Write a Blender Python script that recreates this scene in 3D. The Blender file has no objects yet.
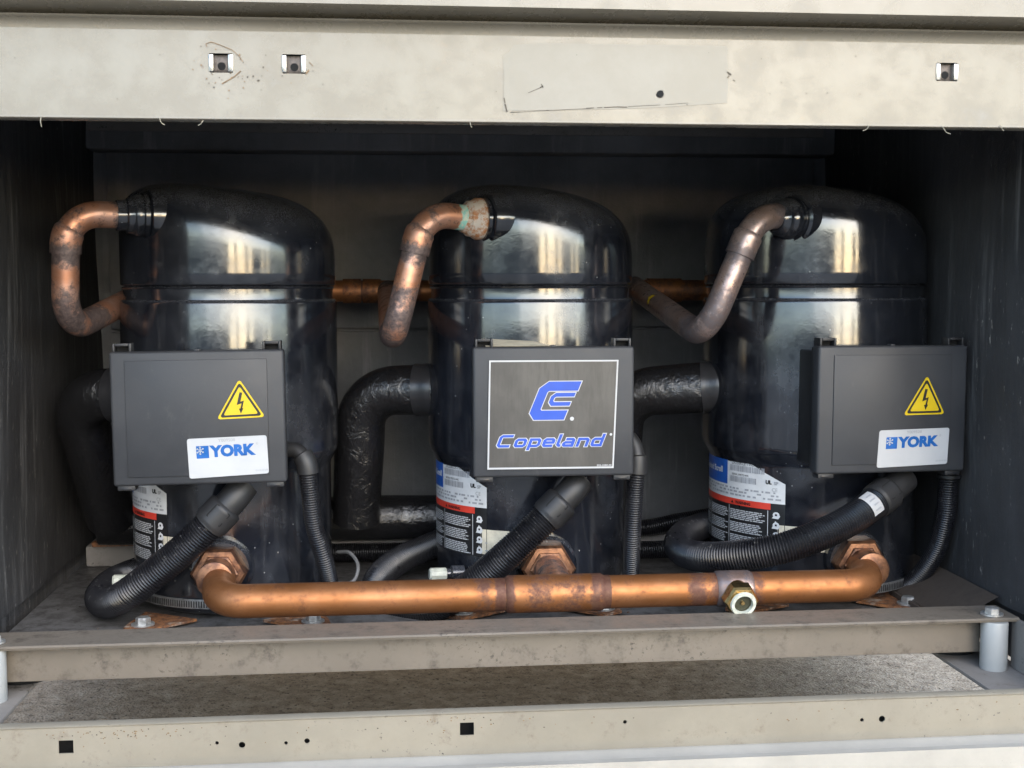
import bpy, bmesh, math, random
from mathutils import Vector, Matrix
random.seed(7)
S = bpy.context.scene
COL = S.collection
R = math.radians
# ------------------------------------------------------------------ camera
FPX, YAW, PITCH, ROLL, ZC = 1245.0, R(5.54), R(4.50), R(-0.11), 0.37
fw = Vector((math.sin(YAW)*math.cos(PITCH), math.cos(YAW)*math.cos(PITCH), -math.sin(PITCH)))
r0 = Vector((math.cos(YAW), -math.sin(YAW), 0)); u0 = r0.cross(fw)
rt = r0*math.cos(ROLL) + u0*math.sin(ROLL); up = -r0*math.sin(ROLL) + u0*math.cos(ROLL)
cd = bpy.data.cameras.new('camera'); cam = bpy.data.objects.new('camera', cd); COL.objects.link(cam)
cd.sensor_width = 36; cd.lens = FPX*36/1024; cd.clip_end = 500; cd.clip_start = 0.02
cam.matrix_world = Matrix(((rt.x, up.x, -fw.x, 0), (rt.y, up.y, -fw.y, 0), (rt.z, up.z, -fw.z, ZC), (0, 0, 0, 1)))
S.camera = cam
def ray(px, py): return fw + rt*((px-512)/FPX) + up*((384-py)/FPX)
def at(px, py, Y):
    d = ray(px, py); return Vector((0, 0, ZC)) + d*(Y/d.y)
def onz(px, py, z):
    d = ray(px, py); return Vector((0, 0, ZC)) + d*((z-ZC)/d.z)
# ------------------------------------------------------------------ light
W = bpy.data.worlds.new('World'); S.world = W; W.use_nodes = True
SUN_EL, SUN_AZ = R(25), R(163)         # bright overcast: a broad soft sun low behind the photographer
nt = W.node_tree; bg = nt.nodes['Background']
sky = nt.nodes.new('ShaderNodeTexSky'); sky.sky_type = 'NISHITA'; sky.sun_disc = False
sky.sun_elevation = SUN_EL; sky.sun_rotation = SUN_AZ; sky.air_density = 1.0; sky.dust_density = 0.65; sky.ozone_density = 1.0
nt.links.new(sky.outputs[0], bg.inputs[0]); bg.inputs[1].default_value = 0.15
sd = bpy.data.lights.new('sun', 'SUN'); sd.energy = 0.7; sd.angle = R(75); sd.color = (1, .955, .89)
so = bpy.data.objects.new('sun', sd); COL.objects.link(so)
sdir = Vector((math.sin(SUN_AZ)*math.cos(SUN_EL), math.cos(SUN_AZ)*math.cos(SUN_EL), math.sin(SUN_EL)))
so.rotation_euler = sdir.to_track_quat('Z', 'Y').to_euler(); so.location = (0, 4, 6)
S.view_settings.view_transform = 'Standard'; S.view_settings.look = 'None'
S.view_settings.exposure = 1.95; S.view_settings.gamma = 1
S.render.engine = 'CYCLES'; S.cycles.max_bounces = 10; S.cycles.diffuse_bounces = 5; S.cycles.glossy_bounces = 5

# ------------------------------------------------------------------ materials
class NT:
    def __init__(s, name):
        s.m = bpy.data.materials.new(name); s.m.use_nodes = True; s.t = s.m.node_tree
        s.b = s.t.nodes['Principled BSDF']; s.co = None
    def n(s, ty, **kw):
        x = s.t.nodes.new(ty)
        for k, v in kw.items(): setattr(x, k, v)
        return x
    def put(s, sock, v):
        if hasattr(v, 'is_output') or isinstance(v, bpy.types.NodeSocket): s.t.links.new(v, sock)
        elif isinstance(v, (tuple, list)) and len(v) == 3 and sock.type == 'RGBA': sock.default_value = (*v, 1)
        else: sock.default_value = v
    def coord(s, scale=(1, 1, 1), rot=(0, 0, 0), loc=(0, 0, 0)):
        if s.co is None: s.co = s.n('ShaderNodeNewGeometry').outputs['Position']
        mp = s.n('ShaderNodeMapping'); s.put(mp.inputs[0], s.co)
        mp.inputs['Scale'].default_value = scale; mp.inputs['Rotation'].default_value = rot; mp.inputs['Location'].default_value = loc
        return mp.outputs[0]
    def noise(s, scale, detail=4, rough=.6, st=(1, 1, 1), loc=(0, 0, 0), dist=0.0):
        x = s.n('ShaderNodeTexNoise'); s.put(x.inputs['Vector'], s.coord(st, loc=loc))
        x.inputs['Scale'].default_value = scale; x.inputs['Detail'].default_value = detail
        x.inputs['Roughness'].default_value = rough; x.inputs['Distortion'].default_value = dist
        return x.outputs[0]
    def vor(s, scale, st=(1, 1, 1), loc=(0, 0, 0)):
        x = s.n('ShaderNodeTexVoronoi'); s.put(x.inputs['Vector'], s.coord(st, loc=loc)); x.inputs['Scale'].default_value = scale
        return x.outputs['Distance']
    def step(s, v, a, b, lo=0.0, hi=1.0):
        x = s.n('ShaderNodeMapRange', interpolation_type='SMOOTHSTEP'); s.put(x.inputs[0], v)
        x.inputs[1].default_value = a; x.inputs[2].default_value = b; x.inputs[3].default_value = lo; x.inputs[4].default_value = hi
        return x.outputs[0]
    def math(s, op, a, b=0.0):
        x = s.n('ShaderNodeMath', operation=op); s.put(x.inputs[0], a); s.put(x.inputs[1], b); return x.outputs[0]
    def mix(s, f, a, b, mode='MIX'):
        x = s.n('ShaderNodeMix', data_type='RGBA', blend_type=mode); s.put(x.inputs[0], f)
        s.put(x.inputs[6], a); s.put(x.inputs[7], b); return x.outputs[2]
    def attr(s, name):
        x = s.n('ShaderNodeAttribute'); x.attribute_name = name; return x.outputs['Fac']
    def nz(s):
        g = s.n('ShaderNodeNewGeometry'); x = s.n('ShaderNodeSeparateXYZ'); s.put(x.inputs[0], g.outputs['Normal']); return x.outputs[2]
    def pos(s, i):
        g = s.n('ShaderNodeNewGeometry'); x = s.n('ShaderNodeSeparateXYZ'); s.put(x.inputs[0], g.outputs['Position']); return x.outputs[i]
    def bump(s, h, strength=.3, dist=.001):
        x = s.n('ShaderNodeBump'); s.put(x.inputs['Height'], h); x.inputs['Strength'].default_value = strength
        x.inputs['Distance'].default_value = dist; s.put(s.b.inputs['Normal'], x.outputs[0])
    def out(s, col=None, rough=None, metal=None, spec=None, coat=None):
        for k, v in (('Base Color', col), ('Roughness', rough), ('Metallic', metal), ('Specular IOR Level', spec), ('Coat Weight', coat)):
            if v is not None: s.put(s.b.inputs[k], v)
        return s.m
M = {}
def flat(name, col, rough=.45, metal=0.0, var=.12, scale=60):
    t = NT(name); f = t.noise(scale, 5, .65)
    c = t.mix(t.step(f, .3, .7), tuple(x*(1-var) for x in col), tuple(min(1, x*(1+var)) for x in col))
    t.bump(f, .12, .0006); M[name] = t.out(c, t.step(f, .3, .7, max(.05, rough-.08), rough+.08), metal); return M[name]

# weathered cream sheet-metal paint
t = NT('cream_paint')
a = t.noise(5, 6, .6); b = t.noise(26, 8, .72, (1, 1, 1.0)); c = t.noise(420, 3, .6)
col = t.mix(t.step(a, .35, .7), (.196, .172, .131), (.218, .194, .153))
col = t.mix(t.step(b, .57, .76, 0, .55), col, (.265, .25, .22))                     # chalky rubbed patches, partly whitish glare put into the colour
st = t.noise(17, 9, .75, (1, 1, 1.6), (3, 1, 2))
col = t.mix(t.step(st, .62, .74, 0, .55), col, (.25, .18, .11))                    # brown dirt
sp = t.vor(55, (1, 1, 1), (2, 0, 4)); gate = t.step(t.noise(9, 3, .5, loc=(9, 2, 5)), .58, .66)
col = t.mix(t.math('MULTIPLY', t.step(sp, .05, .10, 1, 0), gate), col, (.10, .065, .04))
t.bump(t.math('ADD', t.math('MULTIPLY', t.noise(240, 3), .12), t.noise(9, 3, .5, (1, 1, .7))), .14, .003)
M['cream_paint'] = t.out(col, t.step(b, .35, .7, .18, .40), 0.0)
# the dirtier lower panel and rails
def dirty(name, base, dirtc, d0, d1, rough=.5, streak=1.0, spk=.56):
    t = NT(name)
    a = t.noise(7, 8, .7); b = t.noise(38, 9, .75, (1, 1, streak), (4, 2, 1)); c = t.noise(210, 5, .7)
    col = t.mix(t.step(a, .35, .7), tuple(x*.88 for x in base), tuple(min(1, x*1.08) for x in base))
    col = t.mix(t.step(b, d0, d1, 0, .9), col, dirtc)
    col = t.mix(t.math('MULTIPLY', t.step(c, spk, spk+.07), t.step(a, .47, .62)), col, (.05, .042, .035))
    t.bump(b, .15, .001); M[name] = t.out(col, t.step(b, .3, .7, rough-.1, rough+.15)); return M[name]
dirty('lip_lit_paint', (.42, .385, .325), (.30, .27, .23), .60, .85, .4, 1.0, .68)  # cabinet cream lightened to paint sky light on the upward-facing lip
dirty('cream_dirty', (.272, .238, .180), (.14, .10, .065), .53, .80, .42, 1.0, .62)
dirty('rail_paint', (.205, .174, .138), (.075, .06, .046), .50, .74, .5)
dirty('brown_paint', (.085, .066, .052), (.04, .032, .026), .5, .75, .6)
dirty('plate_metal', (.17, .165, .16), (.055, .05, .046), .42, .66, .38)
dirty('ledge_paint', (.25, .23, .21), (.14, .11, .085), .55, .8, .5)
# concrete under the unit
t = NT('concrete')
a = t.noise(2.4, 6, .6); b = t.noise(42, 9, .85); c = t.noise(130, 6, .8); v = t.vor(260)
br = t.step(t.math('ADD', t.pos(0), t.math('MULTIPLY', t.math('SUBTRACT', a, .5), .5)), .22, .72)                                                   # browner left, paler right
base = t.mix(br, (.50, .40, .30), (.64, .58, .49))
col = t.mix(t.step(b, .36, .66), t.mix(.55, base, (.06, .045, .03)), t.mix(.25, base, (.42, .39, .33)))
col = t.mix(t.step(c, .55, .63, 0, .8), col, (.03, .026, .022))
far = t.math('MAXIMUM', t.step(t.pos(1), .9, 1.2, 1.0, 0.0), t.step(t.pos(1), 2.1, 2.4))
col = t.mix(far, col, (.34, .32, .29))
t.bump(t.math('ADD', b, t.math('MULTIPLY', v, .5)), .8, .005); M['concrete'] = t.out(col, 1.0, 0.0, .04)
# black foam lining with scuffs and fibres
def foam(name, base, hi, amt, streaks):
    t = NT(name)
    a = t.noise(6, 6, .65); s1 = t.noise(60, 5, .7, (1, 1, .06)); sp = t.noise(170, 4, .65, (1, 1, .35)); big = t.noise(4, 4, .6, loc=(2, 7, 1))
    col = t.mix(t.step(a, .3, .75), tuple(x*.75 for x in base), tuple(x*1.3 for x in base))
    col = t.mix(t.math('MULTIPLY', t.step(s1, .50, .72, 0, streaks), t.step(t.noise(5, 5, .65, (1, 1, .5), (8, 3, 2)), .40, .64)), col, hi)
    col = t.mix(t.math('MULTIPLY', t.step(sp, .63, .70, 0, amt), t.step(big, .42, .58)), col, (.33, .31, .28))
    t.bump(t.noise(300, 4, .7), .35, .0015); M[name] = t.out(col, t.step(s1, .3, .7, .5, .8), 0.0, .35)
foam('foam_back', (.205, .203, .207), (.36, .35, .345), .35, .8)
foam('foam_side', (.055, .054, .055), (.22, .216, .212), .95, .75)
# compressor enamel
t = NT('black_enamel')
a = t.noise(9, 5, .6); b = t.noise(380, 3, .6); d = t.noise(900, 2, .7); e = t.noise(40, 7, .7)
col = t.mix(t.step(a, .35, .7), (.007, .008, .011), (.011, .013, .019))
dust = t.math('MULTIPLY', t.step(t.nz(), .12, .75), t.step(d, .40, .66))
col = t.mix(t.math('MULTIPLY', dust, .55), col, (.13, .135, .15))
dr = t.noise(55, 6, .7, (1, 1, .07), (2, 2, 2)); col = t.mix(t.math('MULTIPLY', t.step(dr, .52, .72), .16), col, (.15, .15, .155)); fm = t.noise(13, 7, .7, loc=(6, 1, 3)); col = t.mix(t.math('MULTIPLY', t.step(fm, .45, .72), .22), col, (.12, .125, .14))
col = t.mix(t.math('MULTIPLY', t.step(e, .60, .74), .25), col, (.10, .10, .10))
sp = t.vor(90, loc=(1, 3, 2)); col = t.mix(t.math('MULTIPLY', t.step(sp, .05, .09, 1, 0), t.step(a, .5, .6)), col, (.25, .25, .24))
t.bump(t.math('ADD', t.math('MULTIPLY', b, .35), t.noise(55, 3, .5)), .10, .0012)
M['black_enamel'] = t.out(col, t.math('ADD', t.math('ADD', t.step(e, .35, .75, .08, .24), t.step(fm, .45, .72, 0, .16)), t.math('MULTIPLY', dust, .25)), 0.0, .8, .6)
t.b.inputs['Coat Roughness'].default_value = .12
# moulded black plastic
t = NT('box_plastic'); a = t.noise(14, 6, .65); b = t.noise(700, 2); e = t.noise(70, 6, .75, (1, 1, .4))
col = t.mix(t.step(a, .3, .7), (.032, .0335, .037), (.042, .0435, .047)); col = t.mix(t.step(e, .58, .78, 0, .4), col, (.085, .085, .082))
t.bump(b, .12, .0005); M['box_plastic'] = t.out(col, t.step(a, .3, .7, .42, .56), 0.0, .4)
t = NT('casing_plastic'); a = t.noise(18, 5); col = t.mix(t.step(a, .3, .7), (.014, .014, .015), (.026, .026, .027)); M['casing_plastic'] = t.out(col, .48)
t = NT('hose_plastic'); a = t.noise(30, 6, .7); s = t.noise(160, 4, .7)
col = t.mix(t.step(a, .3, .75), (.007, .007, .009), (.015, .015, .017)); col = t.mix(t.math('MULTIPLY', t.step(s, .58, .7), t.step(t.nz(), -.1, .8)), col, (.09, .09, .088))
M['hose_plastic'] = t.out(col, t.step(a, .3, .7, .26, .42), 0.0, .5)
t = NT('wrap_foil'); w = t.noise(48, 5, .62, (1.3, 1.3, 1.0), dist=2.2); f = t.noise(190, 4, .65, dist=1.0)
t.bump(t.math('ADD', w, t.math('MULTIPLY', f, .35)), .6, .0030)
col = t.mix(t.step(f, .6, .72, 0, .3), (.010, .010, .011), (.07, .07, .07)); M['wrap_foil'] = t.out(col, t.step(w, .3, .7, .07, .22), 0.0, .8)
t = NT('wrap_tape'); w = t.noise(60, 4, .6, (1, 1, .2)); t.bump(w, .4, .002); M['wrap_tape'] = t.out((.022, .022, .024), .3)
# copper: 'heat' = torch-blackened, 'green' = verdigris, painted per ring along the tube
def copper(name, c1, c2, dark, amount, rough, hot=(.15, .11, .10)):
    t = NT(name); a = t.noise(28, 6, .65, (.5, 1, 1)); b = t.noise(70, 8, .75); c = t.noise(240, 4, .6)
    col = t.mix(t.step(a, .35, .68), c1, c2)
    h = t.attr('tarnish'); hh = t.math('ADD', t.math('MULTIPLY', h, 1.0), t.math('MULTIPLY', t.math('SUBTRACT', b, .5), 2.2))
    k = t.step(hh, .25, .75); col = t.mix(t.math('MULTIPLY', t.step(b, .52, .66), amount), col, dark)
    col = t.mix(k, col, t.mix(t.step(c, .35, .65), dark, hot))
    g = t.attr('verdigris'); gg = t.math('ADD', g, t.math('MULTIPLY', t.math('SUBTRACT', b, .5), 1.6)); kg = t.step(gg, .45, .65)
    col = t.mix(kg, col, t.mix(t.step(c, .45, .55), (.25, .52, .45), (.50, .55, .45)))
    t.bump(t.math('ADD', t.math('MULTIPLY', b, .6), t.math('MULTIPLY', k, .2)), .16, .001)
    met = t.math('MULTIPLY', t.math('SUBTRACT', 1.0, kg), t.step(k, 0, 1, .72, .45))
    M[name] = t.out(col, t.math('ADD', t.step(b, .3, .7, rough-.06, rough+.14), t.math('MULTIPLY', k, .12)), met)
copper('copper', (.30, .118, .040), (.365, .16, .068), (.11, .045, .03), .45, .44, (.14, .068, .042))
copper('copper_old', (.50, .22, .12), (.55, .33, .25), (.085, .062, .058), .75, .36)
copper('copper_grey', (.36, .245, .20), (.44, .345, .32), (.14, .12, .125), .7, .30)
t = NT('nut_copper'); b = t.noise(90, 7, .7); col = t.mix(t.step(b, .4, .62), (.27, .135, .075), (.10, .05, .035)); t.bump(b, .3, .001); M['nut_copper'] = t.out(col, .42, .75)
t = NT('brass'); b = t.noise(120, 6, .7); col = t.mix(t.step(b, .45, .68), (.66, .47, .20), (.28, .17, .07)); t.bump(b, .2, .0008); M['brass'] = t.out(col, .3, 1.0)
t = NT('rust'); b = t.noise(130, 8, .75); col = t.mix(t.step(b, .38, .62), (.36, .15, .055), (.10, .05, .03)); col = t.mix(t.step(t.noise(60, 5), .55, .7), col, (.45, .36, .28)); t.bump(b, .6, .002); M['rust'] = t.out(col, .8)
t = NT('rusty_ring'); b = t.noise(110, 8, .75); col = t.mix(t.step(b, .42, .56), (.36, .15, .055), (.50, .44, .38)); t.bump(b, .5, .0015); M['rusty_ring'] = t.out(col, .6)
flat('zinc', (.55, .55, .53), .38, .7, .2, 150); flat('steel_clip', (.50, .49, .45), .32, .8, .12, 200)
flat('clip_dull', (.10, .085, .075), .5, .5, .4, 300); flat('white_plastic', (.70, .70, .66), .4, 0, .08, 60); flat('valve_cap', (.52, .53, .44), .45, 0, .18, 200)
dirty('spacer_plastic', (.42, .43, .42), (.26, .22, .14), .60, .82, .4)
flat('gap_shade', (.006, .006, .006), .9); flat('rubber', (.012, .012, .012), .7); flat('grey_wire', (.16, .16, .16), .45)  # the first one paints the shade inside holes and gaps
flat('strap_steel', (.30, .30, .30), .35, .6, .25, 200)
flat('plate_white', (.62, .63, .64), .4, 0, .06, 60); flat('sticker_white', (.45, .455, .46), .35, 0, .03, 30); flat('sticker_yellow', (.60, .42, .008), .35, 0, .05, 30)
flat('ink_black', (.012, .012, .012), .4); flat('ink_blue', (.004, .095, .34), .35); flat('brand_blue', (.010, .068, .42), .35, 0, .05)
flat('label_blue', (.02, .10, .40), .35); flat('label_red', (.62, .05, .03), .4); flat('label_black', (.016, .016, .017), .35)
flat('ink_grey', (.30, .31, .33), .4); flat('ink_light', (.55, .56, .57), .4)
flat('paper_cream', (.66, .60, .46), .6, 0, .15, 90); flat('fibre', (.26, .24, .18), .8)
t = NT('plate_print'); a = t.noise(16, 5, .6, (1, 1, .6), (5, 5, 5)); b = t.noise(190, 6, .75, (1, 1, .10))
col = t.mix(t.step(a, .34, .68), (.042, .040, .037), (.080, .075, .067)); col = t.mix(t.step(b, .40, .72, 0, .55), col, (.036, .033, .030)); M['plate_print'] = t.out(col, .42)
t = NT('ghost_paint'); a = t.noise(30, 6, .65); col = t.mix(t.step(a, .3, .75), (.206, .188, .150), (.228, .212, .176)); M['ghost_paint'] = t.out(col, .36)
flat('dirt_mark', (.085, .07, .05), .8, 0, .4, 300); flat('rust_mark', (.19, .12, .06), .7, 0, .35, 300)
flat('glass_green', (.05, .05, .03), .08)

# ------------------------------------------------------------------ mesh builder
class MB:
    def __init__(s): s.v, s.f, s.mi, s.names, s.heat, s.green = [], [], [], [], {}, {}
    def m(s, name):
        if name not in s.names: s.names.append(name)
        return s.names.index(name)
    def add(s, vs, fs, mat, heat=None, green=None):
        o = len(s.v); k = s.m(mat); s.v += [Vector(v) for v in vs]
        for f in fs: s.f.append([o+i for i in f]); s.mi.append(k)
        if heat: s.heat.update({o+i: h for i, h in enumerate(heat)})
        if green: s.green.update({o+i: h for i, h in enumerate(green)})
    def bm(s, bm, mat):
        bm.verts.index_update(); s.add([v.co.copy() for v in bm.verts], [[v.index for v in f.verts] for f in bm.faces], mat); bm.free()
    def box(s, lo, hi, mat, bev=0.0, seg=2, mtx=None):
        bm = bmesh.new(); bmesh.ops.create_cube(bm, size=1)
        lo, hi = Vector(lo), Vector(hi)
        for v in bm.verts: v.co = Vector([lo[i] + (v.co[i]+.5)*(hi[i]-lo[i]) for i in range(3)])
        if bev: bmesh.ops.bevel(bm, geom=bm.edges[:], offset=bev, segments=seg, affect='EDGES', profile=.5)
        if mtx: bmesh.ops.transform(bm, matrix=mtx, verts=bm.verts)
        bmesh.ops.recalc_face_normals(bm, faces=bm.faces); s.bm(bm, mat)
    def lathe(s, prof, mat, org=(0, 0, 0), axis=(0, 0, 1), seg=48, sides=None, caps=True):
        ax = Vector(axis).normalized(); e = Vector((1, 0, 0)) if abs(ax.x) < .9 else Vector((0, 1, 0))
        if abs(ax.z) > .99: e = Vector((1, 0, 0))
        e1 = (e - ax*e.dot(ax)).normalized(); e2 = ax.cross(e1); o = Vector(org); n = sides or seg; vs = []; fs = []
        for r, z in prof:
            for k in range(n):
                a = 2*math.pi*k/n; vs.append(o + ax*z + (e1*math.cos(a) + e2*math.sin(a))*r)
        for i in range(len(prof)-1):
            for k in range(n):
                fs.append([i*n+k, i*n+(k+1) % n, (i+1)*n+(k+1) % n, (i+1)*n+k])
        if caps and prof[0][0] > 1e-6: fs.append(list(range(n))[::-1])
        if caps and prof[-1][0] > 1e-6: fs.append([(len(prof)-1)*n+k for k in range(n)])
        s.add(vs, fs, mat)
    def tube(s, pts, rad, mat, seg=24, heat=None, green=None, caps=True):
        n = len(pts); T = [(pts[min(i+1, n-1)]-pts[max(i-1, 0)]).normalized() for i in range(n)]
        e = Vector((0, 0, 1)) if abs(T[0].z) < .9 else Vector((1, 0, 0)); N = (e - T[0]*e.dot(T[0])).normalized()
        vs, fs, H, G = [], [], [], []; L = 0
        for i in range(n):
            if i: L += (pts[i]-pts[i-1]).length; N = (N - T[i]*N.dot(T[i])).normalized()
            B = T[i].cross(N); r = rad(L) if callable(rad) else rad
            for k in range(seg):
                a = 2*math.pi*k/seg; vs.append(pts[i] + (N*math.cos(a)+B*math.sin(a))*r)
                H.append(heat(L) if heat else 0); G.append(green(L) if green else 0)
        for i in range(n-1):
            for k in range(seg): fs.append([i*seg+k, i*seg+(k+1) % seg, (i+1)*seg+(k+1) % seg, (i+1)*seg+k])
        if caps: fs.append(list(range(seg))[::-1]); fs.append([(n-1)*seg+k for k in range(seg)])
        s.add(vs, fs, mat, H if heat else None, G if green else None)
    def prof_x(s, prof, x0, x1, mat, nx=1):
        n = len(prof); vs, fs = [], []
        for j in range(nx+1):
            for y, z in prof: vs.append((x0+(x1-x0)*j/nx, y, z))
        for j in range(nx):
            for i in range(n-1): fs.append([j*n+i, j*n+i+1, (j+1)*n+i+1, (j+1)*n+i])
        s.add(vs, fs, mat)
    def build(s, name, root=None, parent=None, smooth=True, angle=35, mods=()):
        me = bpy.data.meshes.new(name); org = root.location if root else Vector((0, 0, 0))
        me.from_pydata([v-org for v in s.v], [], s.f)
        for nme in s.names: me.materials.append(M[nme])
        me.polygons.foreach_set('material_index', s.mi)
        for an, d in (('tarnish', s.heat), ('verdigris', s.green)):
            if d:
                at_ = me.attributes.new(an, 'FLOAT', 'POINT'); at_.data.foreach_set('value', [d.get(i, 0.0) for i in range(len(s.v))])
        me.validate(); me.update()
        if smooth: me.shade_smooth(); me.set_sharp_from_angle(angle=R(angle))
        o = bpy.data.objects.new(name, me); COL.objects.link(o)
        p = parent or root
        if p: o.parent = p
        return o
def tag(o, label, cat, group=None):
    o['label'] = label; o['category'] = cat
    if group: o['group'] = group
    return o
def thing(name, loc, label, cat, group=None):
    o = bpy.data.objects.new(name, None); COL.objects.link(o); o.location = loc; o.empty_display_size = .05
    return tag(o, label, cat, group)
def resample(p, ds):
    out = [p[0]]; acc = 0.0
    L = sum((p[i+1]-p[i]).length for i in range(len(p)-1)); n = max(2, int(round(L/ds))); d = L/n; need = d; acc = 0
    for i in range(len(p)-1):
        a, b = p[i], p[i+1]; l = (b-a).length
        while acc + l >= need - 1e-9 and len(out) < n:
            out.append(a.lerp(b, (need-acc)/l)); need += d
        acc += l
    out.append(p[-1]); return out
def fillet(P, rad, ds=.003):
    P = [Vector(p) for p in P]; out = [P[0]]
    for i in range(1, len(P)-1):
        a, b, c = P[i-1], P[i], P[i+1]; d1 = (a-b).normalized(); d2 = (c-b).normalized()
        r = rad[i-1] if isinstance(rad, (list, tuple)) else rad
        ang = d1.angle(d2); t = min(r/math.tan(ang/2), .48*(a-b).length if i > 1 else .95*(a-b).length, .48*(c-b).length if i < len(P)-2 else .95*(c-b).length); r = t*math.tan(ang/2)
        cen = b + (d1+d2).normalized()*(r/math.sin(ang/2)); p0 = b+d1*t; p1 = b+d2*t; v0 = p0-cen; v1 = p1-cen; w = v0.angle(v1)
        for k in range(17):
            f = k/16; out.append(cen + (v0*math.sin((1-f)*w) + v1*math.sin(f*w))/math.sin(w))
    out.append(P[-1]); return resample(out, ds)
def spline(P, ds=.001):
    P = [Vector(p) for p in P]; Q = [P[0]*2-P[1]] + P + [P[-1]*2-P[-2]]; out = []
    for i in range(1, len(Q)-2):
        a, b, c, d = Q[i-1:i+3]
        for k in range(24):
            t = k/24; out.append(.5*((2*b) + (c-a)*t + (2*a-5*b+4*c-d)*t*t + (3*b-a-3*c+d)*t**3))
    out.append(P[-1]); return resample(out, ds)
def bands(*bs):
    return lambda L: max([0.0] + [h*max(0.0, min(1.0, 1.4-abs(L-c)/w)) for c, w, h in bs])
# 2-D drawing for printed matter -------------------------------------------------
def text2d(txt, size, bold=0.0, shear=0.0, align='LEFT', spacing=1.0):
    cu = bpy.data.curves.new('t', 'FONT'); cu.body = txt; cu.size = size; cu.offset = bold; cu.shear = shear; cu.align_x = align; cu.space_character = spacing; cu.resolution_u = 3
    o = bpy.data.objects.new('t', cu); COL.objects.link(o); dg = bpy.context.evaluated_depsgraph_get()
    me = bpy.data.meshes.new_from_object(o.evaluated_get(dg)); vs = [(v.co.x, v.co.y) for v in me.vertices]; fs = [list(p.vertices) for p in me.polygons]
    bpy.data.objects.remove(o); bpy.data.curves.remove(cu); bpy.data.meshes.remove(me); return vs, fs
def stroke(pts, w, closed=False):
    P = [Vector((*p, 0)) for p in pts]; n = len(P); vs, fs = [], []
    for i in range(n):
        a = P[i-1] if (i or closed) else None; b = P[(i+1) % n] if (i < n-1 or closed) else None
        d1 = (P[i]-a).normalized() if a is not None else None; d2 = (b-P[i]).normalized() if b is not None else None
        d1 = d1 or d2; d2 = d2 or d1; n1 = Vector((-d1.y, d1.x, 0)); n2 = Vector((-d2.y, d2.x, 0)); m = (n1+n2).normalized(); k = w/2/max(.4, m.dot(n1))
        vs += [((P[i]+m*k).x, (P[i]+m*k).y), ((P[i]-m*k).x, (P[i]-m*k).y)]
    for i in range(n if closed else n-1):
        j = (i+1) % n; fs.append([2*i, 2*i+1, 2*j+1, 2*j])
    return vs, fs
def rect2(x0, y0, x1, y1): return [(x0, y0), (x1, y0), (x1, y1), (x0, y1)], [[0, 1, 2, 3]]
def disc2(x, y, r, n=18): return [(x+r*math.cos(6.2832*k/n), y+r*math.sin(6.2832*k/n)) for k in range(n)], [list(range(n))]
def xf(sh, sx=1, sy=1, dx=0, dy=0, shear=0): return [((x+y*shear)*sx+dx, y*sy+dy) for x, y in sh[0]], sh[1]
class Decal:
    """printed shapes laid on a surface; fn(x, y, h) gives the world point, each layer a little higher"""
    def __init__(s, fn): s.mb = MB(); s.fn = fn
    def put(s, sh, mat, layer, lift=0.0):
        if not lift: s.mb.add([s.fn(x, y, .0004 + .00022*layer) for x, y in sh[0]], sh[1], mat); return
        for i, f in enumerate(sh[1]): s.mb.add([s.fn(*sh[0][j], .0004 + .00022*layer + lift*(i+1)) for j in f], [list(range(len(f)))], mat)
# ================================================================== SETTING
PY = 1.08                                      # plane of the opening
XL = -.415; XR = onz(985, 597, .03).x; YB = 1.82
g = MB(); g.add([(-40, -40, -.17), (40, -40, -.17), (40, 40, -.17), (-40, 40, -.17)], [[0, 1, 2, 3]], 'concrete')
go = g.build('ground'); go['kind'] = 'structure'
exec_marks = []
cab = thing('air_conditioner_cabinet', (.14, PY, -.17), 'cream metal equipment cabinet with its access cover off and black lined inside', 'cabinet')
def zat(y, Y=PY, x=512): return at(x, y, Y).z
X0, X1 = XL-.05, XR+.08
def boolcut(lo, hi, cutters, mat):
    """thin sheet with real holes"""
    b = MB(); b.box(lo, hi, mat); o = b.build('tmp', smooth=False)
    c = MB()
    for k in cutters:
        if k[0] == 'sq': _, x, z, hx, hz = k; c.box((x-hx, lo[1]-.02, z-hz), (x+hx, hi[1]+.02, z+hz), mat)
        else: _, x, z, r = k; c.lathe([(r, 0), (r, .06)], mat, (x, lo[1]-.03, z), (0, 1, 0), 20)
    co = c.build('tmpc', smooth=False)
    bm = bmesh.new(); bm.from_mesh(co.data); bmesh.ops.recalc_face_normals(bm, faces=bm.faces); bm.to_mesh(co.data); bm.free()
    md = o.modifiers.new('b', 'BOOLEAN'); md.object = co; md.solver = 'EXACT'; md.operation = 'DIFFERENCE'
    me = bpy.data.meshes.new_from_object(o.evaluated_get(bpy.context.evaluated_depsgraph_get()))
    r = ([v.co.copy() for v in me.vertices], [list(p.vertices) for p in me.polygons])
    bpy.data.objects.remove(o); bpy.data.objects.remove(co); return r
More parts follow.
